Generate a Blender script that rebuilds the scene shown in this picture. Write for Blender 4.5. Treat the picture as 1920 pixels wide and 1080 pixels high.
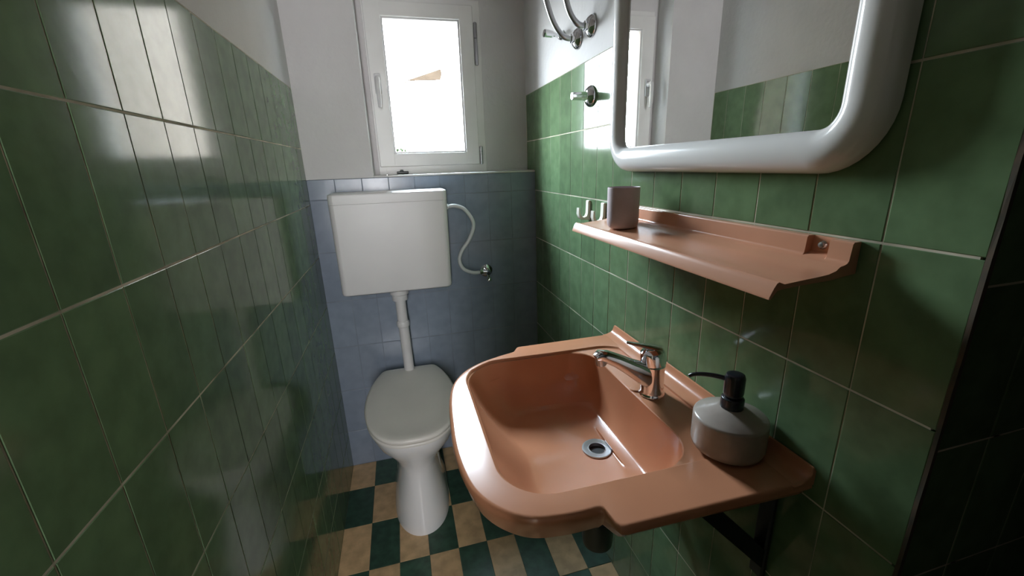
import bpy, bmesh, math, random
from mathutils import Vector, Matrix
from math import pi, cos, sin, sqrt, atan2

for o in list(bpy.data.objects):
    bpy.data.objects.remove(o, do_unlink=True)
SC = bpy.context.scene
COL = SC.collection
rnd = random.Random(7)
# measurements were taken with the floor at 0.24, the scene itself has its floor at 0
Z0 = 0.24
W = 0.8836          # width of the room
YB = 1.61           # face of the tiled lower back wall
YR = 1.72           # face of the window niche
TW = 0.0976         # tile module across
FL = 0.24           # floor (measured frame)
CE = 2.80           # ceiling
LEDGE = 1.494
TOP = 1.80          # top of the tiling

# ------------------------------------------------------------------ camera
pitch, yaw, roll = 0.2865, 0.2519, -0.0331
fwd = Vector((sin(yaw)*cos(pitch), cos(yaw)*cos(pitch), -sin(pitch)))
rgt = Vector((cos(yaw), -sin(yaw), 0)); upv = rgt.cross(fwd)
r2 = rgt*cos(roll) + upv*sin(roll); u2 = -rgt*sin(roll) + upv*cos(roll)
cam = bpy.data.cameras.new('camera'); cam.sensor_width = 36.0
cam.lens = 783.66*36/1920; cam.clip_start = 0.01
co = bpy.data.objects.new('camera', cam); COL.objects.link(co)
M4 = Matrix((r2, u2, -fwd)).transposed().to_4x4()
M4.translation = Vector((0.3229, -0.1181, 1.5212 - Z0))
co.matrix_world = M4
SC.camera = co

# ------------------------------------------------------------------ sky and daylight
wd = bpy.data.worlds.new('overcast_sky'); SC.world = wd; wd.use_nodes = True
nt = wd.node_tree; nt.nodes.clear()
tc = nt.nodes.new('ShaderNodeTexCoord'); sp = nt.nodes.new('ShaderNodeSeparateXYZ')
cr = nt.nodes.new('ShaderNodeValToRGB'); bg = nt.nodes.new('ShaderNodeBackground'); wo = nt.nodes.new('ShaderNodeOutputWorld')
cr.color_ramp.elements[0].position = 0.0; cr.color_ramp.elements[0].color = (0.92, 0.95, 1.0, 1)
cr.color_ramp.elements[1].position = 0.55; cr.color_ramp.elements[1].color = (0.74, 0.87, 1.0, 1)
# overcast luminance: three times brighter overhead than at the horizon
lum = nt.nodes.new('ShaderNodeMath'); lum.operation = 'MULTIPLY_ADD'; lum.use_clamp = False
SKY = 172.0
lum.inputs[1].default_value = SKY*2/3; lum.inputs[2].default_value = SKY/3
zc = nt.nodes.new('ShaderNodeMath'); zc.operation = 'MAXIMUM'; zc.inputs[1].default_value = 0.0
nt.links.new(sp.outputs['Z'], zc.inputs[0]); nt.links.new(zc.outputs[0], lum.inputs[0]); nt.links.new(lum.outputs[0], bg.inputs['Strength'])
nt.links.new(tc.outputs['Generated'], sp.inputs[0]); nt.links.new(sp.outputs['Z'], cr.inputs[0])
nt.links.new(cr.outputs[0], bg.inputs['Color']); nt.links.new(bg.outputs[0], wo.inputs[0])
# the window opening as a sampling portal for the sky (gives no light of its own)
pl = bpy.data.lights.new('window_portal', 'AREA'); pl.shape = 'RECTANGLE'; pl.size = 0.46; pl.size_y = 0.66
pl.cycles.is_portal = True
po = bpy.data.objects.new('window_portal', pl); COL.objects.link(po)
po.location = (0.479, 1.868, 1.81 - Z0); po.rotation_euler = (-pi/2, 0, 0)
# added fill behind the camera, for unseen hall light through the doorway gap
hl = bpy.data.lights.new('hall_fill', 'AREA'); hl.shape = 'RECTANGLE'; hl.size = 0.20; hl.size_y = 1.5
hl.energy = 29; hl.color = (0.98, 0.97, 1.0)
ho = bpy.data.objects.new('hall_fill', hl); COL.objects.link(ho)
ho.location = (0.13, -1.34, 1.5 - Z0); ho.rotation_euler = (pi/2, 0, 0)
SC.view_settings.view_transform = 'Standard'; SC.view_settings.look = 'None'
SC.view_settings.gamma = 1.0; SC.view_settings.use_curve_mapping = False
SC.view_settings.exposure = 0.0
SC.cycles.max_bounces = 12; SC.cycles.diffuse_bounces = 8; SC.cycles.glossy_bounces = 6
SC.cycles.transparent_max_bounces = 12
SC.cycles.caustics_reflective = False; SC.cycles.caustics_refractive = False
SC.cycles.sample_clamp_indirect = 6.0

# ------------------------------------------------------------------ materials
def mat(name, col, rough=0.5, metal=0.0, coat=0.0, var=0.0, vscale=30.0, bump=0.0, bscale=40.0, spec=0.5,
        col2=None, objvar=0.0, coat_rough=0.05, rvar=0.0, detail=3.0):
    m = bpy.data.materials.new(name); m.use_nodes = True
    n = m.node_tree.nodes; l = m.node_tree.links; b = n['Principled BSDF']
    b.inputs['Base Color'].default_value = (*col, 1); b.inputs['Roughness'].default_value = rough
    b.inputs['Metallic'].default_value = metal; b.inputs['Coat Weight'].default_value = coat
    b.inputs['Coat Roughness'].default_value = coat_rough
    b.inputs['Specular IOR Level'].default_value = spec
    geo = n.new('ShaderNodeNewGeometry')
    if var > 0 or col2:
        t = n.new('ShaderNodeTexNoise'); t.inputs['Scale'].default_value = vscale; t.inputs['Detail'].default_value = detail
        l.new(geo.outputs['Position'], t.inputs['Vector'])
        mx = n.new('ShaderNodeMix'); mx.data_type = 'RGBA'
        c2 = col2 if col2 else tuple(c*(1-var) for c in col)
        mx.inputs[6].default_value = (*[min(1, c*(1+var)) for c in col], 1); mx.inputs[7].default_value = (*c2, 1)
        mr = n.new('ShaderNodeMapRange'); mr.inputs[1].default_value = 0.35; mr.inputs[2].default_value = 0.65
        l.new(t.outputs['Fac'], mr.inputs[0]); l.new(mr.outputs[0], mx.inputs[0])
        out = mx.outputs[2]
        if objvar:
            oi = n.new('ShaderNodeObjectInfo'); hs = n.new('ShaderNodeHueSaturation')
            m2 = n.new('ShaderNodeMapRange'); m2.inputs[3].default_value = 1-objvar; m2.inputs[4].default_value = 1+objvar
            l.new(oi.outputs['Random'], m2.inputs[0]); l.new(m2.outputs[0], hs.inputs['Value']); l.new(out, hs.inputs['Color'])
            out = hs.outputs[0]
        l.new(out, b.inputs['Base Color'])
        if rvar:
            m3 = n.new('ShaderNodeMapRange'); m3.inputs[3].default_value = rough; m3.inputs[4].default_value = rough+rvar
            l.new(t.outputs['Fac'], m3.inputs[0]); l.new(m3.outputs[0], b.inputs['Roughness'])
    if bump > 0:
        t2 = n.new('ShaderNodeTexNoise'); t2.inputs['Scale'].default_value = bscale; t2.inputs['Detail'].default_value = 2.0
        l.new(geo.outputs['Position'], t2.inputs['Vector'])
        bp = n.new('ShaderNodeBump'); bp.inputs['Strength'].default_value = bump; bp.inputs['Distance'].default_value = 0.01
        l.new(t2.outputs['Fac'], bp.inputs['Height']); l.new(bp.outputs[0], b.inputs['Normal'])
        if coat: l.new(bp.outputs[0], b.inputs['Coat Normal'])
    return m

M = {}
M['plaster'] = mat('white_plaster', (0.66, 0.645, 0.64), 0.75, var=0.03, vscale=6, bump=0.12, bscale=60)
M['tile'] = mat('green_glazed_tile', (0.128, 0.204, 0.104), 0.09, var=0.12, vscale=25, bump=0.012, bscale=22, objvar=0.14, rvar=0.05, spec=0.28)
M['tile_back'] = mat('haze_tinted_glazed_tile', (0.22, 0.265, 0.33), 0.16, var=0.06, vscale=25, bump=0.012, bscale=22, objvar=0.04, rvar=0.08)  # bluish lens haze over the back wall put into the tile colour
M['grout'] = mat('grout', (0.72, 0.66, 0.52), 0.9, col2=(0.36, 0.33, 0.24), vscale=9)
M['grout_back'] = mat('haze_tinted_grout', (0.20, 0.23, 0.27), 0.8, var=0.15, vscale=9)  # tinted along with the tiles so the haze-covered joints barely show
M['raw_edge'] = mat('raw_tile_edge', (0.09, 0.06, 0.035), 0.9, col2=(0.05, 0.045, 0.03), vscale=40)
M['floor_green'] = mat('green_floor_tile', (0.035, 0.085, 0.055), 0.35, var=0.25, vscale=30, bump=0.05, bscale=60, objvar=0.15)
M['floor_beige'] = mat('ochre_floor_tile', (0.58, 0.39, 0.21), 0.4, var=0.15, vscale=25, bump=0.05, bscale=60, objvar=0.1)
M['floor_grout'] = mat('floor_grout', (0.12, 0.13, 0.09), 0.9, var=0.3)
M['wood_white'] = mat('white_painted_frame', (0.80, 0.79, 0.77), 0.35, var=0.02, vscale=12)
M['porcelain'] = mat('white_porcelain', (0.82, 0.81, 0.81), 0.10, coat=0.3)
M['plastic_white'] = mat('white_plastic', (0.66, 0.65, 0.65), 0.32, var=0.02, vscale=8)
M['seat_white'] = mat('offwhite_seat_plastic', (0.76, 0.73, 0.68), 0.33, var=0.02, vscale=8)
M['sink'] = mat('salmon_brown_ceramic', (0.51, 0.222, 0.120), 0.22, coat=0.12, spec=0.40, var=0.04, vscale=8, coat_rough=0.09, bump=0.01, bscale=15)
M['shelf'] = mat('shelf_ceramic_lit', (0.58, 0.285, 0.175), 0.22, coat=0.15, spec=0.45, var=0.04, vscale=8, coat_rough=0.09, bump=0.01, bscale=15)  # the sink's ceramic, made lighter and pinker for light on the shelf
M['mirror_frame'] = mat('white_gloss_plastic', (0.82, 0.81, 0.79), 0.16, coat=0.3, bump=0.012, bscale=25)
M['chrome'] = mat('chrome', (0.80, 0.80, 0.82), 0.08, metal=1.0)
M['steel'] = mat('brushed_steel', (0.48, 0.48, 0.50), 0.28, metal=1.0, bump=0.02, bscale=200)
M['hole'] = mat('dark_opening', (0.01, 0.01, 0.01), 0.6)
M['black'] = mat('black_plastic', (0.012, 0.014, 0.018), 0.25)
M['dark_metal'] = mat('dark_iron', (0.015, 0.018, 0.02), 0.45, metal=0.3)
M['trap'] = mat('dark_green_grey_trap_plastic', (0.03, 0.035, 0.035), 0.35)
M['cup'] = mat('taupe_matte_ceramic', (0.52, 0.43, 0.45), 0.6, var=0.04, vscale=40, bump=0.02, bscale=120)
M['soap'] = mat('warm_grey_glazed_ceramic', (0.34, 0.29, 0.25), 0.25, var=0.04, vscale=50, coat=0.2)
M['hook'] = mat('cream_plastic', (0.80, 0.76, 0.66), 0.4)
M['hose'] = mat('grey_braided_hose', (0.62, 0.64, 0.65), 0.35, bump=0.15, bscale=300)
M['rubber'] = mat('dark_gasket', (0.05, 0.05, 0.05), 0.6)
M['facade'] = mat('pale_render', (0.85, 0.82, 0.76), 0.8, var=0.03, vscale=2)
M['darkened_render'] = mat('darkened_render', (0.060, 0.043, 0.030), 0.85, var=0.06, vscale=3)  # darkened so the added building dims the left wall and its reflection
M['soffit'] = mat('brown_timber_soffit', (0.024, 0.0175, 0.0125), 0.9, spec=0.0, var=0.2, vscale=4)
M['leaf'] = mat('garden_leaf', (0.008, 0.011, 0.005), 0.9, spec=0.0, var=0.3)
M['earth'] = mat('pale_gravel', (0.5, 0.46, 0.4), 0.9, var=0.1)
M['hall'] = mat('dim_hall_paint', (0.12, 0.115, 0.10), 0.8, var=0.05, vscale=3)

M['baffle_dark'] = mat('dark_bounce_cut_paint', (0.035, 0.028, 0.022), 0.5, var=0.2, vscale=5)  # dark so the unseen entry wall throws no light back on the tiles

def mirror_mat():
    m = bpy.data.materials.new('mirror_silver'); m.use_nodes = True
    b = m.node_tree.nodes['Principled BSDF']
    b.inputs['Base Color'].default_value = (0.93, 0.94, 0.94, 1); b.inputs['Metallic'].default_value = 1; b.inputs['Roughness'].default_value = 0.005
    return m
M['mirror'] = mirror_mat()
def pane_mat():
    m = bpy.data.materials.new('window_glass'); m.use_nodes = True
    n = m.node_tree.nodes; l = m.node_tree.links; n.remove(n['Principled BSDF'])
    t = n.new('ShaderNodeBsdfTransparent'); t.inputs[0].default_value = (0.95, 0.97, 0.97, 1)
    g = n.new('ShaderNodeBsdfGlossy'); g.inputs['Roughness'].default_value = 0.01
    lw = n.new('ShaderNodeLayerWeight'); pw = n.new('ShaderNodeMath'); pw.operation = 'POWER'; pw.inputs[1].default_value = 5.0
    f = n.new('ShaderNodeMath'); f.operation = 'MULTIPLY_ADD'; f.inputs[1].default_value = 0.95; f.inputs[2].default_value = 0.04
    l.new(lw.outputs['Facing'], pw.inputs[0]); l.new(pw.outputs[0], f.inputs[0])
    x = n.new('ShaderNodeMixShader')
    l.new(f.outputs[0], x.inputs[0]); l.new(t.outputs[0], x.inputs[1]); l.new(g.outputs[0], x.inputs[2])
    l.new(x.outputs[0], n['Material Output'].inputs[0])
    return m
M['pane'] = pane_mat()

# ------------------------------------------------------------------ mesh helpers (coordinates in the measured frame)
class MB:
    def __init__(s): s.v = []; s.f = []; s.mi = []; s.cur = 0
    def add(s, vs, fs):
        o = len(s.v); s.v += [tuple(v) for v in vs]
        for f in fs: s.f.append([i+o for i in f]); s.mi.append(s.cur)
        return s
    def box(s, x0, x1, y0, y1, z0, z1):
        v = [(x, y, z) for z in (z0, z1) for y in (y0, y1) for x in (x0, x1)]
        return s.add(v, [(0,2,3,1),(4,5,7,6),(0,1,5,4),(1,3,7,5),(3,2,6,7),(2,0,4,6)])
    def rbox(s, x0, x1, y0, y1, z0, z1, r=0.004, seg=2):
        bm = bmesh.new(); bmesh.ops.create_cube(bm, size=1)
        for v in bm.verts: v.co = Vector(((x0+x1)/2+v.co.x*(x1-x0), (y0+y1)/2+v.co.y*(y1-y0), (z0+z1)/2+v.co.z*(z1-z0)))
        bmesh.ops.bevel(bm, geom=bm.edges[:], offset=r, segments=seg, profile=0.5, affect='EDGES')
        bm.verts.ensure_lookup_table()
        for i, v in enumerate(bm.verts): v.index = i
        s.add([v.co[:] for v in bm.verts], [[v.index for v in f.verts] for f in bm.faces]); bm.free(); return s
    def rings(s, rs, cap0=True, cap1=True, close=True):
        n = len(rs[0]); vs = [p for r in rs for p in r]; fs = []
        for k in range(len(rs)-1):
            for i in range(n if close else n-1):
                j = (i+1) % n
                fs.append((k*n+i, k*n+j, (k+1)*n+j, (k+1)*n+i))
        if cap0: fs.append(tuple(range(n-1, -1, -1)))
        if cap1: fs.append(tuple((len(rs)-1)*n+i for i in range(n)))
        return s.add(vs, fs)
    def lathe(s, prof, base=(0,0,0), axis=(0,0,1), seg=32, cap0=True, cap1=True):
        ax = Vector(axis).normalized(); a = ax.orthogonal().normalized(); b = ax.cross(a); B = Vector(base)
        rs = [[(B+ax*h+(a*cos(2*pi*i/seg)+b*sin(2*pi*i/seg))*max(r, 1e-5))[:] for i in range(seg)] for r, h in prof]
        return s.rings(rs, cap0, cap1)
    def tube(s, pts, rad, seg=12, sub=0):
        P = [Vector(p) for p in pts]
        if sub: P = smooth(P, sub)
        n = len(P); R = rad if isinstance(rad, (list, tuple)) else [rad]*n
        if len(R) != n: R = [R[min(len(R)-1, int(i*(len(R)-1)/(n-1)))] + (R[min(len(R)-1, int(i*(len(R)-1)/(n-1))+1)]-R[min(len(R)-1, int(i*(len(R)-1)/(n-1)))])*((i*(len(R)-1)/(n-1)) % 1) for i in range(n)]
        T = [(P[min(i+1, n-1)]-P[max(i-1, 0)]).normalized() for i in range(n)]
        a = T[0].orthogonal().normalized(); rs = []
        for i in range(n):
            a = (a-T[i]*a.dot(T[i])).normalized(); b = T[i].cross(a)
            rs.append([(P[i]+(a*cos(2*pi*k/seg)+b*sin(2*pi*k/seg))*R[i])[:] for k in range(seg)])
        return s.rings(rs)
    def sweep_y(s, prof, y0, y1):      # closed profile of (x, z) extruded along y
        return s.rings([[(x, y0, z) for x, z in prof], [(x, y1, z) for x, z in prof]])
    def build(s, name, m, parent=None, origin=None, smooth_angle=40):
        if origin is None:
            xs = [v[0] for v in s.v]; ys = [v[1] for v in s.v]; zs = [v[2] for v in s.v]
            origin = ((min(xs)+max(xs))/2, (min(ys)+max(ys))/2, min(zs))
        me = bpy.data.meshes.new(name)
        me.from_pydata([(v[0]-origin[0], v[1]-origin[1], v[2]-origin[2]) for v in s.v], [], s.f)
        for mm in (m if isinstance(m, (list, tuple)) else [m]): me.materials.append(mm)
        for p, i in zip(me.polygons, s.mi): p.material_index = i
        bm = bmesh.new(); bm.from_mesh(me); bmesh.ops.recalc_face_normals(bm, faces=bm.faces[:]); bm.to_mesh(me); bm.free()
        if smooth_angle:
            me.shade_smooth(); me.set_sharp_from_angle(angle=math.radians(smooth_angle))
        me.update()
        o = bpy.data.objects.new(name, me); COL.objects.link(o)
        if smooth_angle:
            wn = o.modifiers.new('weighted_normals', 'WEIGHTED_NORMAL'); wn.keep_sharp = True; wn.weight = 80
        w = Vector((origin[0], origin[1], origin[2]-Z0))
        if parent is not None:
            o.parent = parent; o.location = w - wloc(parent)
        else: o.location = w
        o['_w'] = w[:]
        return o
def wloc(o):
    w = Vector((0,0,0))
    while o: w += o.location; o = o.parent
    return w
def smooth(P, sub):
    out = []; n = len(P)
    for i in range(n-1):
        p0, p1, p2, p3 = P[max(i-1,0)], P[i], P[i+1], P[min(i+2,n-1)]
        for k in range(sub):
            t = k/sub
            out.append(0.5*((2*p1)+(p2-p0)*t+(2*p0-5*p1+4*p2-p3)*t*t+(3*p1-p0-3*p2+p3)*t**3))
    out.append(P[-1]); return out
def tag(o, label, cat, group=None):
    o['label'] = label; o['category'] = cat
    if group: o['group'] = group
    return o
def thing(name, loc, label, cat, group=None):
    o = bpy.data.objects.new(name, None); COL.objects.link(o); o.empty_display_size = 0.05
    o.location = (loc[0], loc[1], loc[2]-Z0); return tag(o, label, cat, group)
def struct(o): o['kind'] = 'structure'; return o
def roundpoly(pts, n=8):
    """pts: (x, y, r) closed polygon -> list of points with rounded corners"""
    out = []; N = len(pts)
    for i in range(N):
        p = Vector(pts[i][:2]); r = pts[i][2]; a = Vector(pts[i-1][:2]); b = Vector(pts[(i+1) % N][:2])
        if r <= 0: out.append(p[:]); continue
        u = (a-p).normalized(); v = (b-p).normalized(); ang = u.angle(v)
        d = min(r/math.tan(ang/2), (a-p).length*0.49, (b-p).length*0.49); rr = d*math.tan(ang/2)
        c = p+(u+v).normalized()*(rr/sin(ang/2))
        s0 = p+u*d-c; s1 = p+v*d-c; a0 = atan2(s0.y, s0.x); da = atan2(s1.y, s1.x)-a0
        while da > pi: da -= 2*pi
        while da < -pi: da += 2*pi
        for k in range(n+1): out.append((c.x+rr*cos(a0+da*k/n), c.y+rr*sin(a0+da*k/n)))
    return out
def polar(poly, c, angs):
    """distance from c to a star-shaped outline along each angle"""
    res = []
    n = len(poly)
    for t in angs:
        dx, dy = cos(t), sin(t); best = None
        for i in range(n):
            ax, ay = poly[i][0]-c[0], poly[i][1]-c[1]; bx, by = poly[(i+1) % n][0]-c[0], poly[(i+1) % n][1]-c[1]
            ex, ey = bx-ax, by-ay; den = dx*ey-dy*ex
            if abs(den) < 1e-12: continue
            r = (ax*ey-ay*ex)/den; k = (ax*dy-ay*dx)/den
            if r > 0 and -1e-6 <= k <= 1+1e-6 and (best is None or r > best): best = r
        res.append(best if best else 0.01)
    return res

# ------------------------------------------------------------------ tiles
TH = 0.007
tile_cache = {}
def tile_mesh(w, h, m):
    """slab lying in local XY, face at local z=0, thickness downwards, soft arris"""
    key = (round(w, 4), round(h, 4), m.name)
    if key in tile_cache: return tile_cache[key]
    b, e = 0.0009, 0.0005
    v = []
    for ins, z in ((b, 0), (0, -e), (0, -TH)):
        v += [(-w/2+ins, -h/2+ins, z), (w/2-ins, -h/2+ins, z), (w/2-ins, h/2-ins, z), (-w/2+ins, h/2-ins, z)]
    f = [(0, 1, 2, 3)]
    for k in (0, 4):
        for i in range(4):
            j = (i+1) % 4; f.append((k+i, k+4+i, k+4+j, k+j))
    f.append((11, 10, 9, 8))
    me = bpy.data.meshes.new('tile'); me.from_pydata(v, [], f); me.materials.append(m)
    tile_cache[key] = me; return me
def put_tile(parent, center, u, v, w, h, m, tilt=0.0016, lift=0.0003):
    """u,v: unit axes of the tile's face; normal = u x v"""
    me = tile_mesh(w, h, m); o = bpy.data.objects.new('tile', me); COL.objects.link(o)
    n = u.cross(v)
    R = Matrix((u, v, n)).transposed()
    R = R @ Matrix.Rotation(rnd.gauss(0, tilt), 3, 'X') @ Matrix.Rotation(rnd.gauss(0, tilt*1.3), 3, 'Y')
    c = Vector(center)+n*(rnd.random()*lift)
    Mx = R.to_4x4(); Mx.translation = Vector((c.x, c.y, c.z-Z0)) - wloc(parent)
    o.parent = parent; o.matrix_basis = Mx
    return o
G = 0.0018
def tiling(parent, plane, cells, m, pos):
    for a0, a1, z0, z1 in cells:
        gz = 0.0030
        w, h = a1-a0-G, z1-z0-gz; a, z = (a0+a1)/2, (z0+z1)/2
        if plane == 'x+': put_tile(parent, (pos, a, z), Vector((0,1,0)), Vector((0,0,1)), w, h, m)
        elif plane == 'x-': put_tile(parent, (pos, a, z), Vector((0,-1,0)), Vector((0,0,1)), w, h, m)
        elif plane == 'y-': put_tile(parent, (a, pos, z), Vector((1,0,0)), Vector((0,0,1)), w, h, m)
        elif plane == 'z+': put_tile(parent, (a, z, pos), Vector((1,0,0)), Vector((0,1,0)), w, h, m)

GR = 0.0006   # how far the grout lies behind the tile faces
YF = -1.40    # rear of the anteroom
XR = 2.00
# left wall ---------------------------------------------------------
mb = MB(); mb.box(-0.12, -GR, YF, 1.87, FL-0.1, TOP); mb.cur = 1; mb.box(-0.12, 0.0005, YF, 1.87, TOP, CE)
wl = struct(mb.build('wall_left', [M['grout'], M['plaster']], origin=(0, 0, FL), smooth_angle=0))
rowsL = [(1.8-0.2*(k+1), 1.8-0.2*k) for k in range(7)] + [(FL, 0.4)]
cells = []
for i in range(-6, 13):
    a = 0.3576+TW*i
    for z0, z1 in rowsL: cells.append((a, min(a+TW, YB), z0, z1))
tiling(wl, 'x+', cells, M['tile'], 0.0)
# right wall --------------------------------------------------------
mb = MB(); mb.box(W+GR, W+0.12, 0.16, 1.87, FL-0.1, TOP); mb.cur = 1; mb.box(W-0.0005, W+0.12, 0.155, 1.87, TOP, CE)
wr = struct(mb.build('wall_right', [M['grout'], M['plaster']], origin=(W, 0.155, FL), smooth_angle=0))
zz = [1.80]+[1.6156-0.2*k for k in range(7)]+[FL]
rowsR = [(zz[k+1], zz[k]) for k in range(len(zz)-1)]
cells = []
for i in range(16):
    a = 0.1542+TW*i; a1 = a+TW
    for z0, z1 in rowsR:
        if a1 > YB and z0 < LEDGE:
            if z1 > LEDGE:
                if i == 15: z0 = LEDGE+0.004
            else:
                if i == 15: continue
                cells.append((a, YB, z0, z1)); continue
        cells.append((a, min(a1, YR), z0, z1))
tiling(wr, 'x-', cells, M['tile'], W)
# projecting wall face at the near right corner ---------------------
mb = MB(); mb.box(W+0.11, XR, 0.155+GR, 0.30, FL-0.1, TOP); mb.cur = 1; mb.box(W+0.11, XR, 0.155, 0.30, TOP, CE)
mb.cur = 0; mb.box(W+0.006, W+0.12, 0.155+GR, 0.30, FL-0.1, TOP)
wf = struct(mb.build('wall_front', [M['grout'], M['plaster']], origin=(W, 0.155, FL), smooth_angle=0))
cells = []
for i in range(6):
    a = W+0.004+TW*i
    for k in range(7):
        z1 = 1.785-0.2*k
        cells.append((a, a+TW, z1-0.2, z1))
    cells.append((a, a+TW, FL, 0.385))
tiling(wf, 'y-', cells, M['tile'], 0.155)
mb = MB(); yy = 0.1535
random_edge = []
for k in range(33):
    z = FL+(TOP-FL)*k/32; j = rnd.random()*0.002
    random_edge.append([(W-0.0004-j*0.3, 0.1545+j, z), (W-0.0004-j, 0.1505, z), (W+0.006, 0.1512-j*0.3, z), (W+0.006, 0.157, z)])
mb.rings(random_edge)
struct(mb.build('trim_1', M['raw_edge'], smooth_angle=0))
# back wall ---------------------------------------------------------
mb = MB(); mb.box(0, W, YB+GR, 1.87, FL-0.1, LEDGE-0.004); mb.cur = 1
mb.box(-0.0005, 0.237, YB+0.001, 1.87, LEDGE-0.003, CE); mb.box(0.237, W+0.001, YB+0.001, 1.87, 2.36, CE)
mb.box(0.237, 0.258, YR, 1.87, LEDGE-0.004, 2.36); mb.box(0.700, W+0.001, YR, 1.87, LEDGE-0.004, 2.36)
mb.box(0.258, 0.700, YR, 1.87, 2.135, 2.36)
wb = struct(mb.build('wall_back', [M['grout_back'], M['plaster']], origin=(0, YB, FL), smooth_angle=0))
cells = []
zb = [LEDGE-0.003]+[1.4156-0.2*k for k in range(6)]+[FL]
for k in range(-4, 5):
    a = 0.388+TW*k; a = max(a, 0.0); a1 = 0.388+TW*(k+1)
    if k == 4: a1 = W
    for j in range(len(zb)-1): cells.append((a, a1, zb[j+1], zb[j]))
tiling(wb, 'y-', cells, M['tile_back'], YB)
# the niche's sill, a thin pale edge over the tiles
mb = MB(); mb.rbox(0.237, W-0.0005, YB-0.003, YR, LEDGE-0.0035, LEDGE+0.0035, 0.0015, 1)
struct(mb.build('trim_2', M['plaster']))
# floor --------------------------------------------------------------
mb = MB(); mb.box(-0.12, XR+0.1, YF-0.1, 1.87, FL-0.12, FL-0.0012)
fl = struct(mb.build('floor', M['floor_grout'], origin=(0, 0, FL), smooth_angle=0))
for r in range(-6, 3):
    y0 = 1.05+0.2*r; y1 = min(y0+0.2, YB)
    for i in range(9):
        x0, x1 = 0.1*i, min(0.1*i+0.1, W)
        m = M['floor_beige'] if (i+r) % 2 == 0 else M['floor_green']
        put_tile(fl, ((x0+x1)/2, (y0+y1)/2, FL), Vector((1,0,0)), Vector((0,1,0)), x1-x0-0.0012, y1-y0-0.0012, m, 0.0012, 0.0002)
# rest of the shell ---------------------------------------------------
mb = MB(); mb.box(-0.12, XR+0.1, YF-0.1, 1.87, CE, CE+0.1); struct(mb.build('ceiling', M['plaster'], smooth_angle=0))
mb = MB(); mb.box(-0.12, XR+0.1, YF-0.1, YF, FL, CE); struct(mb.build('wall_rear', M['hall'], smooth_angle=0))
mb = MB(); mb.box(-0.12, 0.01, -0.42, -0.30, FL, CE); mb.box(0.285, XR+0.1, -0.42, -0.30, FL, CE); mb.box(0.01, 0.285, -0.42, -0.30, 2.34, CE)
struct(mb.build('wall_light_baffle', M['baffle_dark'], smooth_angle=0))  # added unseen wall; its narrow gap steers the hall fill past the sink
mb = MB(); mb.box(XR, XR+0.1, YF, 0.30, FL, CE); struct(mb.build('wall_hall', M['hall'], smooth_angle=0))

# made-up lamp housing around the hall fill (the light is set at the top)
housing = thing('fill_housing', (0.13, YF, 1.5), 'tall slim white wall lamp lit in the hall behind the doorway', 'lamp')
mb = MB(); mb.rbox(0.02, 0.24, YF+0.0005, -1.352, 0.74, 2.26, 0.006, 2); mb.build('back_plate', M['wood_white'], housing)
mb = MB(); frame_z = (0.735, 2.265)
for x0, x1 in ((0.015, 0.028), (0.232, 0.245)): mb.rbox(x0, x1, YF+0.001, -1.335, 0.735, 2.265, 0.003, 2)
mb.build('housing_frame', M['steel'], housing)
# ------------------------------------------------------------------ window
win = struct(bpy.data.objects.new('window_1', None)); COL.objects.link(win); win.location = (0.479, YR, LEDGE-Z0)
FX0, FX1, FZ0, FZ1 = 0.258, 0.700, LEDGE+0.0035, 2.135
mb = MB()
def frame_boxes(mb, x0, x1, z0, z1, wl_, wr_, wb_, wt_, y0, y1, r):
    mb.rbox(x0, x0+wl_, y0, y1, z0, z1, r, 2); mb.rbox(x1-wr_, x1, y0, y1, z0, z1, r, 2)
    mb.rbox(x0+wl_-r, x1-wr_+r, y0, y1, z0, z0+wb_, r, 2); mb.rbox(x0+wl_-r, x1-wr_+r, y0, y1, z1-wt_, z1, r, 2)
frame_boxes(mb, FX0, FX1, FZ0, FZ1, 0.030, 0.055, 0.045, 0.055, 1.712, 1.772, 0.003)
mb.build('window_frame', M['wood_white'], win)
mb = MB(); SX0, SX1, SZ0, SZ1 = 0.264, 0.668, 1.529, 2.112
frame_boxes(mb, SX0, SX1, SZ0, SZ1, 0.060, 0.054, 0.050, 0.051, 1.694, 1.750, 0.004)
sash = mb.build('sash', M['wood_white'], win)
mb = MB()   # glazing bead
frame_boxes(mb, 0.3225, 0.6155, 1.577, 2.063, 0.008, 0.008, 0.008, 0.008, 1.700, 1.722, 0.002)
mb.build('glazing_bead', M['plastic_white'], sash)
mb = MB(); mb.box(0.320, 0.618, 1.721, 1.725, 1.575, 2.065); mb.build('pane', M['pane'], sash, smooth_angle=0)
mb = MB(); mb.rbox(0.278, 0.302, 1.684, 1.695, 1.795, 1.868, 0.004, 2)
hb = mb.build('handle', M['plastic_white'], sash)
mb = MB(); mb.lathe([(0.010, 0), (0.009, 0.018), (0.007, 0.02)], (0.290, 1.686, 1.842), (0, -1, 0), 16)
mb.tube([(0.290, 1.664, 1.846), (0.290, 1.655, 1.838), (0.290, 1.653, 1.815), (0.290, 1.655, 1.775), (0.289, 1.660, 1.745)], [0.009, 0.0095, 0.009, 0.0085, 0.006], 12, 4)
mb.build('lever', M['plastic_white'], sash)
for z0, z1 in ((1.528, 1.600), (1.905, 2.055)):
    mb = MB(); mb.lathe([(0.0055, 0), (0.007, 0.004), (0.007, (z1-z0)*0.62)], (0.676, 1.697, z0), (0, 0, 1), 14)
    mb.lathe([(0.0072, (z1-z0)*0.64), (0.0072, z1-z0-0.004), (0.005, z1-z0)], (0.676, 1.697, z0), (0, 0, 1), 14)
    mb.build('hinge', M['steel'], win)
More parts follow.
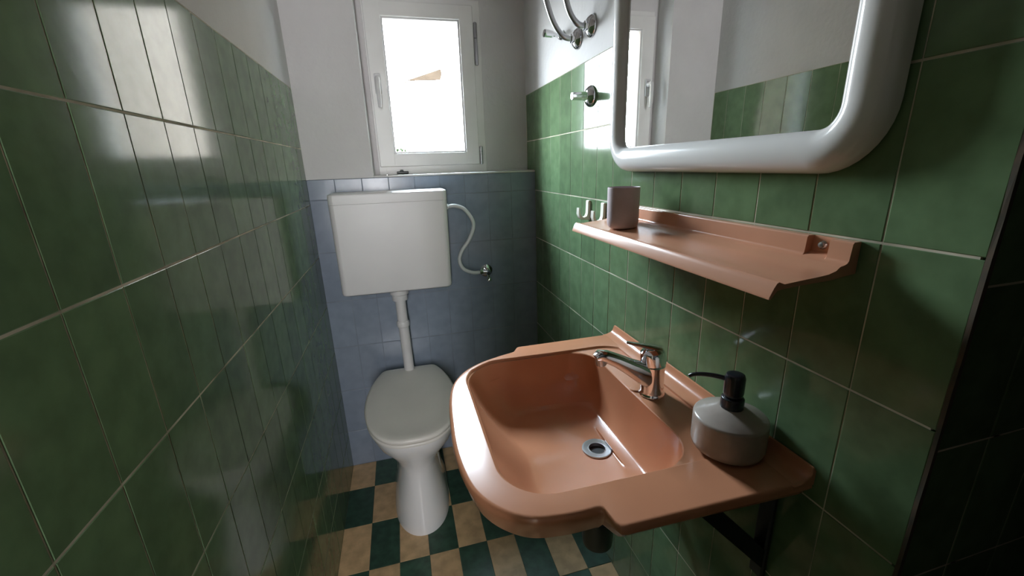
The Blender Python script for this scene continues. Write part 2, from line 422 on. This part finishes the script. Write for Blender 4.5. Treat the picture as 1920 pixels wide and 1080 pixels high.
mb = MB(); mb.rbox(0.325, 0.372, 1.700, 1.713, 1.499, 1.510, 0.003, 2); mb.rbox(0.338, 0.352, 1.696, 1.712, 1.508, 1.516, 0.003, 2)
mb.build('drain_cap', M['trap'], win)

# ------------------------------------------------------------------ toilet
TX = 0.291
toilet = thing('toilet', (TX, 1.32, FL), 'white porcelain toilet with closed off-white lid standing on checkered floor', 'toilet')
def egg(cx, y0, y1, hw, z, n=48, p=2.3, back=0.85, taper=0.0, tilt=0.0):
    """egg outline: front (y0) rounder, back (y1) blunter"""
    yc = y0+(y1-y0)*0.50; pts = []
    for i in range(n):
        t = 2*pi*i/n; c, s_ = cos(t), sin(t)
        e = 2/p if s_ < 0 else 2/(p+back*1.6)
        x = hw*math.copysign(abs(c)**e, c); y = (yc-y0)*math.copysign(abs(s_)**e, s_) if s_ < 0 else (y1-yc)*abs(s_)**e
        x *= 1-taper*max(0, y/(y1-yc))**2
        pts.append((cx+x, yc+y, z+tilt*(yc+y-y0)))
    return pts
mb = MB()
R_ = [(FL, 1.136, 1.50, 0.105, 2.1), (FL+0.03, 1.139, 1.50, 0.104, 2.1), (FL+0.09, 1.154, 1.49, 0.095, 2.1), (FL+0.16, 1.170, 1.48, 0.081, 2.1),
      (FL+0.21, 1.178, 1.475, 0.076, 2.1), (FL+0.25, 1.175, 1.48, 0.081, 2.1), (FL+0.28, 1.165, 1.49, 0.099, 2.1), (FL+0.31, 1.148, 1.51, 0.122, 2.1),
      (FL+0.34, 1.128, 1.53, 0.142, 2.2), (FL+0.37, 1.112, 1.545, 0.155, 2.2), (FL+0.395, 1.104, 1.55, 0.160, 2.2), (FL+0.403, 1.106, 1.55, 0.158, 2.2), (FL+0.405, 1.115, 1.54, 0.15, 2.2)]
mb.rings([egg(TX, y0, y1, hw, z, p=p, tilt=(0.03 if z > FL+0.35 else 0.0)) for z, y0, y1, hw, p in R_])
bowl = mb.build('bowl', M['porcelain'], toilet, smooth_angle=60)
mb = MB()    # rear foot of the pedestal with its fixing hole
mb.rings([[(TX+x*s_, y, z) for x, y in roundpoly([(-0.104, 1.30, 0.04), (0.108, 1.28, 0.04), (0.105, 1.50, 0.03), (-0.104, 1.50, 0.03)], 6)] for z, s_ in ((FL, 1.0), (FL+0.02, 1.0), (FL+0.06, 0.88), (FL+0.17, 0.78), (FL+0.26, 0.70))])
foot = mb.build('pedestal_foot', M['porcelain'], toilet, smooth_angle=60)
for sx in (-1, 1):
    mb = MB(); mb.lathe([(0.008, 0), (0.008, 0.004), (0.005, 0.005)], (TX+sx*0.084, 1.31, FL+0.095), (sx, -0.5, 0.15), 12); mb.build('fixing_hole', M['hole'], foot)
mb = MB()
half = [(0.0, 1.092), (0.040, 1.0945), (0.080, 1.108), (0.113, 1.136), (0.139, 1.178), (0.156, 1.230), (0.165, 1.290), (0.1655, 1.345), (0.160, 1.400), (0.148, 1.455), (0.133, 1.500), (0.118, 1.532), (0.108, 1.548), (0.094, 1.5565), (0.070, 1.558), (0.0, 1.558)]
half = [tuple(p) for p in smooth([Vector(p) for p in half], 3)]
seat_out = half + [(-x, y) for x, y in half[-2:0:-1]]
def seat_ring(z, gr, tl=0.07):
    kx = 1+gr/0.166; ky = 1+gr/0.233
    return [(TX+x*kx, 1.325+(y-1.325)*ky, z+tl*(y-1.092)) for x, y in seat_out]
mb.rings([seat_ring(0.646, -0.004), seat_ring(0.649, 0.0), seat_ring(0.657, 0.0), seat_ring(0.660, -0.004)])
mb.build('seat', M['seat_white'], toilet, smooth_angle=60)
mb = MB()
mb.rings([seat_ring(0.6615, -0.003), seat_ring(0.664, 0.001), seat_ring(0.672, 0.002), seat_ring(0.677, -0.001), seat_ring(0.680, -0.008), seat_ring(0.6812, -0.030), seat_ring(0.6815, -0.08)])
mb.build('lid', M['seat_white'], toilet, smooth_angle=60)
for sx in (-0.07, 0.07):
    mb = MB(); mb.lathe([(0.011, -0.022), (0.012, -0.02), (0.012, 0.02), (0.011, 0.022)], (TX+sx, 1.562, 0.690), (1, 0, 0), 14); mb.build('lid_hinge', M['seat_white'], toilet)

# ------------------------------------------------------------------ cistern
cis = thing('cistern', (0.288, 1.545, 1.066), 'white plastic toilet cistern high on the dark back wall with flush pipe', 'cistern')
mb = MB()
def rrect(x0, x1, y0, y1, r, z): return [(x, y, z) for x, y in roundpoly([(x0, y0, r), (x1, y0, r), (x1, y1, 0.004), (x0, y1, 0.004)], 5)]
mb.rings([rrect(0.090, 0.484, 1.488, YB-0.001, 0.02, 1.066), rrect(0.083, 0.489, 1.482, YB-0.001, 0.02, 1.070), rrect(0.081, 0.491, 1.480, YB-0.001, 0.02, 1.078),
          rrect(0.079, 0.495, 1.476, YB-0.001, 0.02, 1.404)])
mb.build('tank', M['plastic_white'], cis)
mb = MB()
mb.rings([rrect(0.0795, 0.4945, 1.4766, YB-0.001, 0.02, 1.4042), rrect(0.0788, 0.4955, 1.4757, YB-0.001, 0.02, 1.4055), rrect(0.0785, 0.496, 1.4755, YB-0.001, 0.02, 1.433),
          rrect(0.080, 0.4945, 1.477, YB-0.001, 0.02, 1.4385), rrect(0.085, 0.490, 1.482, YB-0.001, 0.02, 1.4415), rrect(0.093, 0.482, 1.490, YB-0.001, 0.02, 1.4425)])
mb.build('lid', M['plastic_white'], cis)
mb = MB(); mb.lathe([(0.024, -0.002), (0.030, 0.0), (0.030, 0.022), (0.036, 0.026), (0.036, 0.046)], (0.286, 1.535, 1.020), (0, 0, 1), 28)
mb.build('pipe_nut', M['plastic_white'], cis)
mb = MB(); mb.tube([(0.286, 1.535, 1.04), (0.287, 1.535, 0.94), (0.290, 1.535, 0.80), (0.292, 1.535, 0.70), (0.292, 1.533, 0.655), (0.292, 1.52, 0.62), (0.292, 1.50, 0.60)], 0.0205, 20, 5)
fp = mb.build('flush_pipe', M['plastic_white'], cis)
mb = MB(); mb.lathe([(0.021, 0), (0.0245, 0.003), (0.0255, 0.012), (0.0245, 0.022), (0.021, 0.026)], (0.287, 1.535, 0.905), (0, 0, 1), 24); mb.build('pipe_collar', M['plastic_white'], fp)

# hose and its wall valve
hose = thing('water_hose', (0.60, 1.55, 1.09), 'thin grey hose curling from the cistern side to the chrome wall valve', 'hose')
mb = MB(); mb.tube([(0.503, 1.54, 1.373), (0.530, 1.54, 1.375), (0.566, 1.54, 1.360), (0.595, 1.54, 1.318), (0.598, 1.54, 1.285), (0.578, 1.54, 1.238), (0.548, 1.54, 1.198), (0.534, 1.54, 1.160), (0.546, 1.54, 1.122), (0.585, 1.545, 1.100), (0.620, 1.562, 1.094)], 0.0075, 12, 6)
mb.build('hose', M['hose'], hose)
mb = MB(); mb.lathe([(0.009, 0), (0.011, 0.002), (0.011, 0.012), (0.009, 0.014)], (0.4905, 1.54, 1.373), (1, 0, 0), 6); mb.build('hose_nut', M['plastic_white'], hose)
mb = MB(); mb.lathe([(0.008, 0), (0.0105, 0.002), (0.0105, 0.014), (0.008, 0.016)], (0.616, 1.5595, 1.094), (0.95, 0.3, 0), 6); mb.build('hose_nut', M['chrome'], hose)
val = thing('shutoff_valve', (0.654, YB, 1.082), 'small chrome angle valve with round rosette on the dark back wall', 'valve')
mb = MB(); mb.lathe([(0.027, 0), (0.027, 0.003), (0.020, 0.010), (0.012, 0.013)], (0.655, YB-0.0008, 1.087), (0, -1, 0), 28); mb.build('rosette', M['chrome'], val)
mb = MB(); mb.lathe([(0.0095, 0), (0.0095, 0.04), (0.0075, 0.044)], (0.655, YB-0.012, 1.087), (0, -1, 0), 16)
mb.lathe([(0.008, 0), (0.008, 0.022)], (0.655, YB-0.043, 1.090), (-1, 0, 0.1), 14); mb.build('valve_body', M['chrome'], val)
mb = MB(); mb.lathe([(0.006, 0), (0.006, 0.012), (0.011, 0.014), (0.012, 0.026), (0.009, 0.030)], (0.655, YB-0.043, 1.080), (0, -0.35, -1), 8); mb.build('valve_knob', M['chrome'], val)

# ------------------------------------------------------------------ wash basin
SZ = 1.05
sink = thing('sink', (W, 0.579, 0.84), 'salmon brown ceramic washbasin with wide side ledges hung on green tiled wall', 'sink')
front = [Vector((x, y)) for x, y in ((0.538, 0.317), (0.50, 0.3185), (0.45, 0.329), (0.412, 0.358), (0.387, 0.398), (0.375, 0.45), (0.3705, 0.52), (0.374, 0.60), (0.382, 0.68), (0.399, 0.745), (0.432, 0.795), (0.478, 0.829), (0.53, 0.850), (0.566, 0.861))]
outer = [(W-0.001, 0.271, 0.003), (0.563, 0.277, 0.010), (0.561, 0.3175, 0.013)]
outer += [(p[0], p[1], 0) for p in smooth(front, 6)]
outer += [(0.574, 0.864, 0.006), (0.590, 0.889, 0.010), (W-0.001, 0.887, 0.003), (W-0.001, 0.58, 0)]
outer = roundpoly(outer, 6)
tray = roundpoly([(0.431, 0.363, 0.085), (0.70, 0.3615, 0.0), (0.868, 0.3635, 0.085), (0.868, 0.818, 0.13), (0.70, 0.8195, 0.0), (0.428, 0.829, 0.095)], 12)
basin = roundpoly([(0.434, 0.367, 0.085), (0.764, 0.364, 0.080), (0.766, 0.814, 0.065), (0.432, 0.824, 0.095)], 12)
floorp = roundpoly([(0.545, 0.490, 0.07), (0.716, 0.480, 0.050), (0.718, 0.705, 0.045), (0.545, 0.705, 0.07)], 10)
C0 = (0.62, 0.585); NA = 288
angs = [2*pi*i/NA for i in range(NA)]
# put extra rays exactly through the sharp corners of the outline
for cpt in ((W-0.001, 0.271), (W-0.001, 0.887), (0.561, 0.279), (0.588, 0.888), (0.559, 0.312), (0.574, 0.864)):
    t = atan2(cpt[1]-C0[1], cpt[0]-C0[0]) % (2*pi)
    k = min(range(NA), key=lambda i: abs(angs[i]-t)); angs[k] = t
rO, rT, rB, rF = (polar(p, C0, angs) for p in (outer, tray, basin, floorp))
def ring(r, z, off=0.0):
    return [(C0[0]+max(0.001, (r[i]+off))*cos(angs[i]), C0[1]+max(0.001, (r[i]+off))*sin(angs[i]), z if not callable(z) else z(i, r[i]+off)) for i in range(NA)]
def apron(i, r):
    x = C0[0]+r*cos(angs[i]); k = min(1, max(0, (x-0.5555)/0.008)); k = k*k*(3-2*k)
    return SZ-(0.048*(1-k)+0.030*k)
def onwall(i): return C0[0]+rO[i]*cos(angs[i]) > W-0.003
def ringO(z, off):   # keeps the wall side flush
    return [(min(W-0.001, C0[0]+(rO[i]+off)*cos(angs[i])), C0[1]+(rO[i]+off)*sin(angs[i]), z(i, rO[i]) if callable(z) else z) for i in range(NA)]
drain = (0.690, 0.600)
rT2 = [min(rT[i], rO[i]-0.016) for i in range(NA)]
rBd = [min(rB[i], rT2[i]-0.004) for i in range(NA)]
rs = []
rs.append([(drain[0]+0.032*cos(t), drain[1]+0.032*sin(t), 0.872) for t in angs])
rs.append(ring([0.99*r for r in rF], 0.885, 0.012))
rs.append(ring([0.75*rB[i]+0.25*rF[i] for i in range(NA)], 0.955, 0.014))
rs.append(ring([min(rB[i], rO[i]-0.04) for i in range(NA)], lambda i, r: apron(i, rO[i])+0.004, 0.006))
rs.append(ringO(lambda i, r: apron(i, r)+0.001, -0.020))
rs.append(ringO(lambda i, r: apron(i, r)+0.000, -0.015))
rs.append(ringO(lambda i, r: apron(i, r)+0.004, -0.0105))
rs.append(ringO(lambda i, r: apron(i, r)*0.5+SZ*0.5, -0.0045))
rs.append(ringO(SZ-0.012, 0.0)); rs.append(ringO(SZ-0.006, -0.0006)); rs.append(ringO(SZ-0.002, -0.003)); rs.append(ringO(SZ, -0.008))
rs.append(ring(rT2, SZ, 0.002)); rs.append(ring(rT2, SZ-0.0012, 0.0)); rs.append(ring(rT2, SZ-0.0045, -0.0025))
mixr = lambda k: [rT2[i]*(1-k)+rBd[i]*k for i in range(NA)]
rs.append([(x, y, SZ-0.0055) for x, y, z in ring([max(rBd[i]+0.003, rT2[i]-0.006) for i in range(NA)], 0)])
rs.append(ring(rBd, SZ-0.0058, 0.001)); rs.append(ring(rBd, SZ-0.0075, -0.001))
ZB = SZ-0.008
N_W = 24
for k in range(1, N_W+1):
    t = k/N_W
    hh = (1-cos(t*pi/2)**1.0) if False else 1-(1-t**2.8)**(1/2.8)      # horizontal progress: slow, then fast
    row = []
    for i in range(NA):
        a = angs[i]; leftness = max(0, -cos(a))**1.5
        h2 = hh*(1-leftness*0.75)+leftness*0.75*t
        r = (rBd[i]-0.001)*(1-h2)+rF[i]*h2
        zf = 0.918+0.012*leftness
        row.append((C0[0]+r*cos(a), C0[1]+r*sin(a), ZB-(ZB-zf)*(t if leftness < 0.01 else t**(1-0.15*leftness))))
    rs.append(row)
last = rs[-1]
for k, t in enumerate((0.25, 0.5, 0.72, 0.88, 1.0)):
    rs.append([(p[0]*(1-t)+(drain[0]+0.030*cos(angs[i]))*t, p[1]*(1-t)+(drain[1]+0.030*sin(angs[i]))*t, p[2]*(1-t)**1.4+0.9105*(1-(1-t)**1.4)) for i, p in enumerate(last)])
rs.append([(drain[0]+0.026*cos(t), drain[1]+0.026*sin(t), 0.905) for t in angs])
mb = MB(); mb.rings(rs, True, True)
mb.build('basin', M['sink'], sink, smooth_angle=38)
mb = MB()
prof = [(W-0.001, SZ-0.006), (W-0.001, 1.0725), (W-0.003, 1.0740), (W-0.0060, 1.0730), (W-0.0078, 1.0680), (W-0.0100, 1.0615), (W-0.0165, 1.0555), (W-0.027, 1.0512), (W-0.040, 1.0492), (W-0.040, SZ-0.006)]
ysl = [(0.2715, 0.80), (0.274, 0.97), (0.278, 1.0), (0.882, 1.0), (0.8855, 0.97), (0.887, 0.85)]
mb.rings([[(W-(W-x)*(0.6+0.4*s_), y, SZ-0.006+(z-SZ+0.006)*s_) for x, z in prof] for y, s_ in ysl])
mb.build('backsplash', M['sink'], sink, smooth_angle=50)
mb = MB(); mb.lathe([(0.016, -0.012), (0.018, 0.0035), (0.022, 0.0028), (0.029, 0.0045), (0.0325, 0.0040), (0.0330, 0.0018), (0.031, 0.0)], (drain[0], drain[1], 0.9095), (0, 0, 1), 40, False, False)
dr = mb.build('drain', M['steel'], sink)
mb = MB(); mb.lathe([(0.0165, 0), (0.0165, 0.001)], (drain[0], drain[1], 0.9045), (0, 0, 1), 24); mb.build('drain_hole', M['hole'], dr)
mb = MB(); mb.lathe([(0.0145, 0), (0.015, 0.001), (0.013, 0.003), (0.004, 0.0035)], (0.779, 0.601, SZ-0.0058), (0, 0, 1), 24); mb.build('hole_plug', M['sink'], sink)
mb = MB(); mb.lathe([(0.020, 0), (0.034, 0.004), (0.036, 0.02), (0.036, 0.075), (0.033, 0.082), (0.024, 0.090), (0.019, 0.095), (0.019, 0.20)], (drain[0], drain[1]-0.015, 0.665), (0, 0, 1), 28)
mb.tube([(drain[0]+0.02, drain[1]-0.015, 0.735), (0.78, drain[1]-0.015, 0.735), (W-0.002, drain[1]-0.015, 0.735)], 0.017, 16)
mb.build('bottle_trap', M['trap'], sink)
for yb in (0.333, 0.853):
    mb = MB(); mb.rbox(0.70, W-0.001, yb-0.013, yb+0.013, 1.000, 1.020, 0.003, 1)
    mb.rings([[(0.715, yb-0.012, 0.998), (0.715, yb+0.012, 0.998), (0.745, yb+0.012, 1.004), (0.745, yb-0.012, 1.004)], [(W-0.010, yb-0.012, 0.825), (W-0.010, yb+0.012, 0.825), (W-0.010, yb+0.012, 0.865), (W-0.010, yb-0.012, 0.865)]])
    mb.rbox(W-0.012, W-0.001, yb-0.014, yb+0.014, 0.80, 1.015, 0.003, 1)
    mb.build('bracket', M['dark_metal'], sink)

# faucet -------------------------------------------------------------
FX, FY, FZ = 0.800, 0.574, SZ-0.0058
fc = thing('faucet', (FX, FY, FZ), 'chrome single lever mixer tap on the rear deck of the brown sink', 'faucet')
mb = MB(); mb.lathe([(0.0262, 0), (0.0272, 0.002), (0.0262, 0.006), (0.0238, 0.010), (0.0238, 0.064), (0.0246, 0.068)], (FX, FY, FZ), (0, 0, 1), 32); mb.build('body', M['chrome'], fc)
mb = MB()
path = [(FX-0.010, FY, FZ+0.044), (FX-0.030, FY, FZ+0.056), (FX-0.055, FY, FZ+0.072), (FX-0.085, FY, FZ+0.091), (FX-0.110, FY, FZ+0.104), (FX-0.124, FY, FZ+0.108), (FX-0.132, FY, FZ+0.104)]
hgt = [0.025, 0.022, 0.0172, 0.0135, 0.012, 0.0105, 0.007]; wid = [0.020, 0.018, 0.0150, 0.0135, 0.0130, 0.0125, 0.009]
rr_ = []
for k, p in enumerate(path):
    a = Vector(path[max(0, k-1)]); b = Vector(path[min(len(path)-1, k+1)]); t = (b-a).normalized(); up_ = Vector((t.z, 0, -t.x)); up_ = up_ if up_.z > 0 else -up_
    rr_.append([(Vector(p)+Vector((0, 1, 0))*wid[k]*math.copysign(abs(cos(u))**0.7, cos(u))+up_*hgt[k]*math.copysign(abs(sin(u))**0.7, sin(u)))[:] for u in [2*pi*j/20 for j in range(20)]])
mb.rings(rr_); mb.build('spout', M['chrome'], fc, smooth_angle=50)
mb = MB(); mb.lathe([(0.0095, 0.012), (0.0105, 0.010), (0.0105, -0.004), (0.0085, -0.006)], (FX-0.1195, FY, FZ+0.092), (-0.15, 0, 1), 20); mb.build('aerator', M['steel'], fc)
mb = MB(); mb.lathe([(0.0238, 0.0), (0.0258, 0.002), (0.0258, 0.020), (0.0238, 0.029), (0.0170, 0.034), (0.006, 0.036)], (FX, FY, FZ+0.070), (-0.12, 0.05, 1), 32)
mb.build('lever_head', M['chrome'], fc)
mb = MB(); rr_ = []
for p, hw, ht in (((FX+0.016, FY-0.004, FZ+0.1035), 0.012, 0.004), ((FX-0.005, FY+0.004, FZ+0.1075), 0.014, 0.004), ((FX-0.022, FY+0.014, FZ+0.1090), 0.0105, 0.003), ((FX-0.037, FY+0.024, FZ+0.1105), 0.008, 0.0024), ((FX-0.047, FY+0.030, FZ+0.1125), 0.006, 0.002)):
    sd = Vector((0.53, 0.85, 0)); rr_.append([(Vector(p)+sd*hw*cos(u)+Vector((0, 0, 1))*ht*sin(u))[:] for u in [2*pi*j/14 for j in range(14)]])
mb.rings(rr_); mb.build('lever', M['chrome'], fc, smooth_angle=60)

# soap dispenser -------------------------------------------------------
DX, DY, DZ = 0.8175, 0.377, SZ+0.0003
sd = thing('soap_dispenser', (DX, DY, DZ), 'squat warm grey ceramic soap dispenser with black pump on sink corner', 'dispenser')
mb = MB(); mb.lathe([(0.044, 0), (0.050, 0.001), (0.0555, 0.006), (0.0575, 0.014), (0.0575, 0.0575), (0.0568, 0.0605), (0.0545, 0.0628), (0.040, 0.0690), (0.022, 0.0765), (0.016, 0.0775)], (DX, DY, DZ), (0, 0, 1), 48)
mb.build('bottle', M['soap'], sd)
mb = MB(); mb.lathe([(0.0165, 0), (0.0178, 0.001), (0.0178, 0.017), (0.0165, 0.019), (0.0135, 0.020)], (DX, DY, DZ+0.0765), (0, 0, 1), 28); mb.build('collar', M['black'], sd)
mb = MB(); mb.lathe([(0.0125, 0.0), (0.0145, 0.004), (0.0155, 0.010), (0.0155, 0.036), (0.0135, 0.041), (0.008, 0.0435)], (DX, DY, DZ+0.095), (0, 0, 1), 28); mb.build('pump_head', M['black'], sd)
mb = MB(); mb.tube([(DX-0.008, DY+0.008, DZ+0.1255), (DX-0.022, DY+0.022, DZ+0.1265), (DX-0.036, DY+0.034, DZ+0.1255), (DX-0.046, DY+0.042, DZ+0.1225), (DX-0.050, DY+0.046, DZ+0.1185)], [0.0042, 0.004, 0.0036, 0.0034, 0.0032], 10, 3); mb.build('nozzle', M['black'], sd)

# ------------------------------------------------------------------ shelf, cup, hooks
sh = thing('shelf', (W, 0.58, 1.352), 'salmon brown ceramic shelf with rolled front lip fixed below the mirror', 'shelf')
top_n = [(W-0.012, 1.4135), (W-0.014, 1.411), (W-0.0155, 1.390)]
top_r = [(W-0.003, 1.4130), (W-0.0035, 1.410), (W-0.0045, 1.3925)]
rest = [(W-0.0175, 1.3868), (W-0.022, 1.3848), (W-0.028, 1.3835), (W-0.034, 1.3785), (W-0.045, 1.3752), (W-0.060, 1.3735), (W-0.080, 1.3722), (W-0.100, 1.3705), (W-0.113, 1.3695), (W-0.118, 1.3715), (W-0.1215, 1.3728), (W-0.1245, 1.3715), (W-0.128, 1.366), (W-0.1335, 1.3545), (W-0.134, 1.3515), (W-0.1315, 1.351), (W-0.1225, 1.362), (W-0.113, 1.3635), (W-0.080, 1.3655), (W-0.040, 1.367), (W-0.020, 1.370), (W-0.001, 1.372)]
def shelf_ring(y, tp): return [(x, y, z) for x, z in [(W-0.001, 1.4138)]+tp+rest]
mb = MB(); ys = [(0.2745, top_n), (0.3045, top_n), (0.3055, top_r), (0.3365, top_r), (0.3375, top_n), (0.829, top_n), (0.830, top_r), (0.861, top_r), (0.862, top_n), (0.892, top_n)]
mb.rings([shelf_ring(y, t) for y, t in ys]); mb.build('shelf_board', M['shelf'], sh, smooth_angle=35)
for yb in (0.321, 0.846):
    mb = MB(); mb.lathe([(0.0060, 0), (0.0055, 0.002), (0.0042, 0.003), (0.0038, 0.005), (0.0015, 0.0055)], (W-0.004, yb, 1.402), (-1, 0, 0.1), 12); mb.build('screw', M['steel'], sh)
cup = thing('tumbler', (0.815, 0.752, 1.3725), 'taupe grey matte tumbler standing on the brown shelf near its far end', 'cup')
mb = MB(); mb.lathe([(0.026, 0), (0.0305, 0.002), (0.0335, 0.006), (0.0352, 0.013), (0.0355, 0.020), (0.0358, 0.0900), (0.0352, 0.0915), (0.0342, 0.0900), (0.0335, 0.020), (0.028, 0.008), (0.002, 0.006)], (0.815, 0.752, 1.3738), (0, 0, 1), 40)
mb.build('cup_body', M['cup'], cup)
for (y, nm) in ((1.077, 'far cream plastic J hook on green tile, the one nearer the window'), (0.977, 'near cream plastic J hook on green tile, partly behind the taupe tumbler')):
    pr = [(W-0.0008, 1.352), (W-0.0008, 1.410), (W-0.006, 1.410), (W-0.0075, 1.407), (W-0.0085, 1.372), (W-0.012, 1.363), (W-0.020, 1.360), (W-0.028, 1.363), (W-0.0325, 1.371), (W-0.034, 1.389), (W-0.0375, 1.389), (W-0.0385, 1.371), (W-0.034, 1.359), (W-0.027, 1.3535), (W-0.012, 1.352)]
    mb = MB(); mb.sweep_y(pr, y-0.0085, y+0.0085)
    ho = mb.build('wall_hook', M['hook'], None, smooth_angle=35); tag(ho, nm, 'hook', 'cream hooks beside the shelf')

# ------------------------------------------------------------------ mirror
mi = thing('mirror', (W, 0.583, 1.50), 'mirror in thick rounded white gloss frame over the brown shelf', 'mirror')
MY0, MY1, MZ0, MZ1 = 0.260, 0.913, 1.496, 2.02
def rr(d, x):
    r = max(0.085-d, 0.022)
    return [(x, y, z) for y, z in roundpoly([(MY0+d, MZ0+d, r), (MY1-d, MZ0+d, r), (MY1-d, MZ1-d, r), (MY0+d, MZ1-d, r)], 10)]
prof = [(0.005, 0.001), (0.0, 0.004), (0.001, 0.014), (0.004, 0.0225), (0.010, 0.0295), (0.019, 0.034), (0.029, 0.0355), (0.039, 0.0345), (0.047, 0.0310), (0.0525, 0.0260), (0.0555, 0.0205), (0.057, 0.017)]
mb = MB(); mb.rings([rr(d, W-p) for d, p in prof], False, False); mb.build('mirror_frame', M['mirror_frame'], mi, smooth_angle=60)
mb = MB(); mb.rings([rr(0.0545, W-0.001), rr(0.0545, W-0.0185)]); mb.build('mirror_glass', M['mirror'], mi, smooth_angle=20)

# ------------------------------------------------------------------ pipes on the plaster above the tiles
def rosette(mb, y, z, r=0.029):
    mb.lathe([(r, 0), (r, 0.002), (r*0.93, 0.006), (r*0.72, 0.012), (r*0.5, 0.0145), (r*0.42, 0.0145)], (W-0.0012, y, z), (-1, 0, 0), 28)
for (y, z, pts, lab) in ((1.084, 1.880, [(0.868, 1.084, 1.880), (0.852, 1.084, 1.880), (0.838, 1.084, 1.886), (0.823, 1.084, 1.902), (0.812, 1.084, 1.925), (0.801, 1.084, 1.965), (0.796, 1.084, 2.01), (0.796, 1.084, 2.08)], 'chrome bent pipe with rosette on white wall, the one nearer the mirror'),
                         (1.177, 1.873, [(0.868, 1.177, 1.873), (0.850, 1.177, 1.873), (0.833, 1.177, 1.880), (0.818, 1.177, 1.895), (0.804, 1.177, 1.917), (0.791, 1.177, 1.948), (0.780, 1.177, 1.985), (0.775, 1.177, 2.03), (0.775, 1.177, 2.08)], 'chrome bent pipe with rosette on white wall, the one nearer the window')):
    t = thing('water_pipe', (W, y, z), lab, 'pipe', 'chrome water pipes above the tiles')
    mb = MB(); rosette(mb, y, z); mb.build('rosette', M['chrome'], t)
    mb = MB(); mb.lathe([(0.0125, 0), (0.0125, 0.010), (0.0105, 0.012)], (W-0.013, y, z), (-1, 0, 0), 6); mb.build('nut', M['chrome'], t)
    mb = MB(); mb.tube(pts, 0.0078, 14, 5); mb.build('pipe', M['steel'], t)
t = thing('pipe_stub', (W, 1.30, 1.913), 'short ribbed chrome valve stub on the white wall behind the bent pipes', 'valve')
mb = MB(); rosette(mb, 1.30, 1.913, 0.014); mb.build('rosette', M['chrome'], t)
mb = MB(); mb.lathe([(0.006, 0), (0.006, 0.020), (0.010, 0.022), (0.0108, 0.030), (0.0115, 0.050), (0.010, 0.053)], (W-0.012, 1.30, 1.913), (-1, 0, 0.1), 10); mb.build('handle', M['chrome'], t, smooth_angle=20)
t = thing('pipe_stub', (W, 1.08, 1.702), 'chrome shutoff stub with round rosette on green tile left of the mirror', 'valve')
mb = MB(); rosette(mb, 1.08, 1.702, 0.029); mb.build('rosette', M['chrome'], t)
mb = MB(); mb.lathe([(0.0125, 0), (0.0118, 0.012), (0.0115, 0.016), (0.0105, 0.045), (0.009, 0.047)], (W-0.012, 1.08, 1.702), (-1, 0, 0.0), 22); mb.build('handle', M['chrome'], t)

# ------------------------------------------------------------------ outside the window
gz = FL-3.0
mb = MB(); mb.box(-30, 30, 2.2, 60, gz-0.2, gz); struct(mb.build('ground', M['earth'], smooth_angle=0))
hs = thing('neighbour_house', (2.5, 9.0, gz), 'pale rendered house with brown eave seen overexposed through the window', 'house')
mb = MB(); mb.box(0.62, 6.5, 8.0, 12, gz, 2.55); mb.build('house_wall', M['facade'], hs, smooth_angle=0)
mb = MB(); mb.rings([[(0.585, y, 2.615), (1.022, y, 2.755), (1.035, y, 2.700), (1.013, y, 2.632)] for y in (5.97, 6.03)]); mb.build('eave', M['soffit'], hs, smooth_angle=0)
mb = MB(); mb.tube([(0.56, 6.0, 2.63), (0.56, 6.0, 2.49)], 0.007, 8); mb.build('downpipe', M['soffit'], hs)
nb = thing('added_annex', (4.0, 4.2, gz), 'beige rendered side building standing just right of the window outside', 'house')
mb = MB(); mb.box(1.32, 6.0, 2.35, 6.2, gz, 7.5); mb.build('added_annex_wall', M['darkened_render'], nb, smooth_angle=0)  # added unseen block, keeps sky light off the left wall
mb = MB(); mb.box(1.20, 6.2, 2.25, 6.3, 7.5, 7.7); mb.build('roof_slab', M['soffit'], nb, smooth_angle=0)
bu = thing('shrub', (0.40, 6.0, gz), 'small green shrub top seen low through the window', 'shrub')
mb = MB()
for k in range(120):
    c = Vector((0.42+rnd.gauss(0, 0.05), 6.0+rnd.gauss(0, 0.05), 1.72+rnd.gauss(0, 0.03))); a = Vector((rnd.gauss(0,1), rnd.gauss(0,1), rnd.gauss(0,1))).normalized()*0.022; b = a.orthogonal()*0.5
    mb.add([(c-a)[:], (c-b)[:], (c+a)[:], (c+b)[:]], [(0, 1, 2, 3)])
fo = mb.build('foliage', M['leaf'], bu, smooth_angle=0); fo['kind'] = 'stuff'
mb = MB(); mb.tube([(0.42, 6.0, gz), (0.43, 6.0, 0.0), (0.42, 6.0, 1.72)], [0.03, 0.02, 0.008], 8); mb.build('stem', M['soffit'], bu)
for o in SC.objects:
    if '_w' in o: del o['_w']
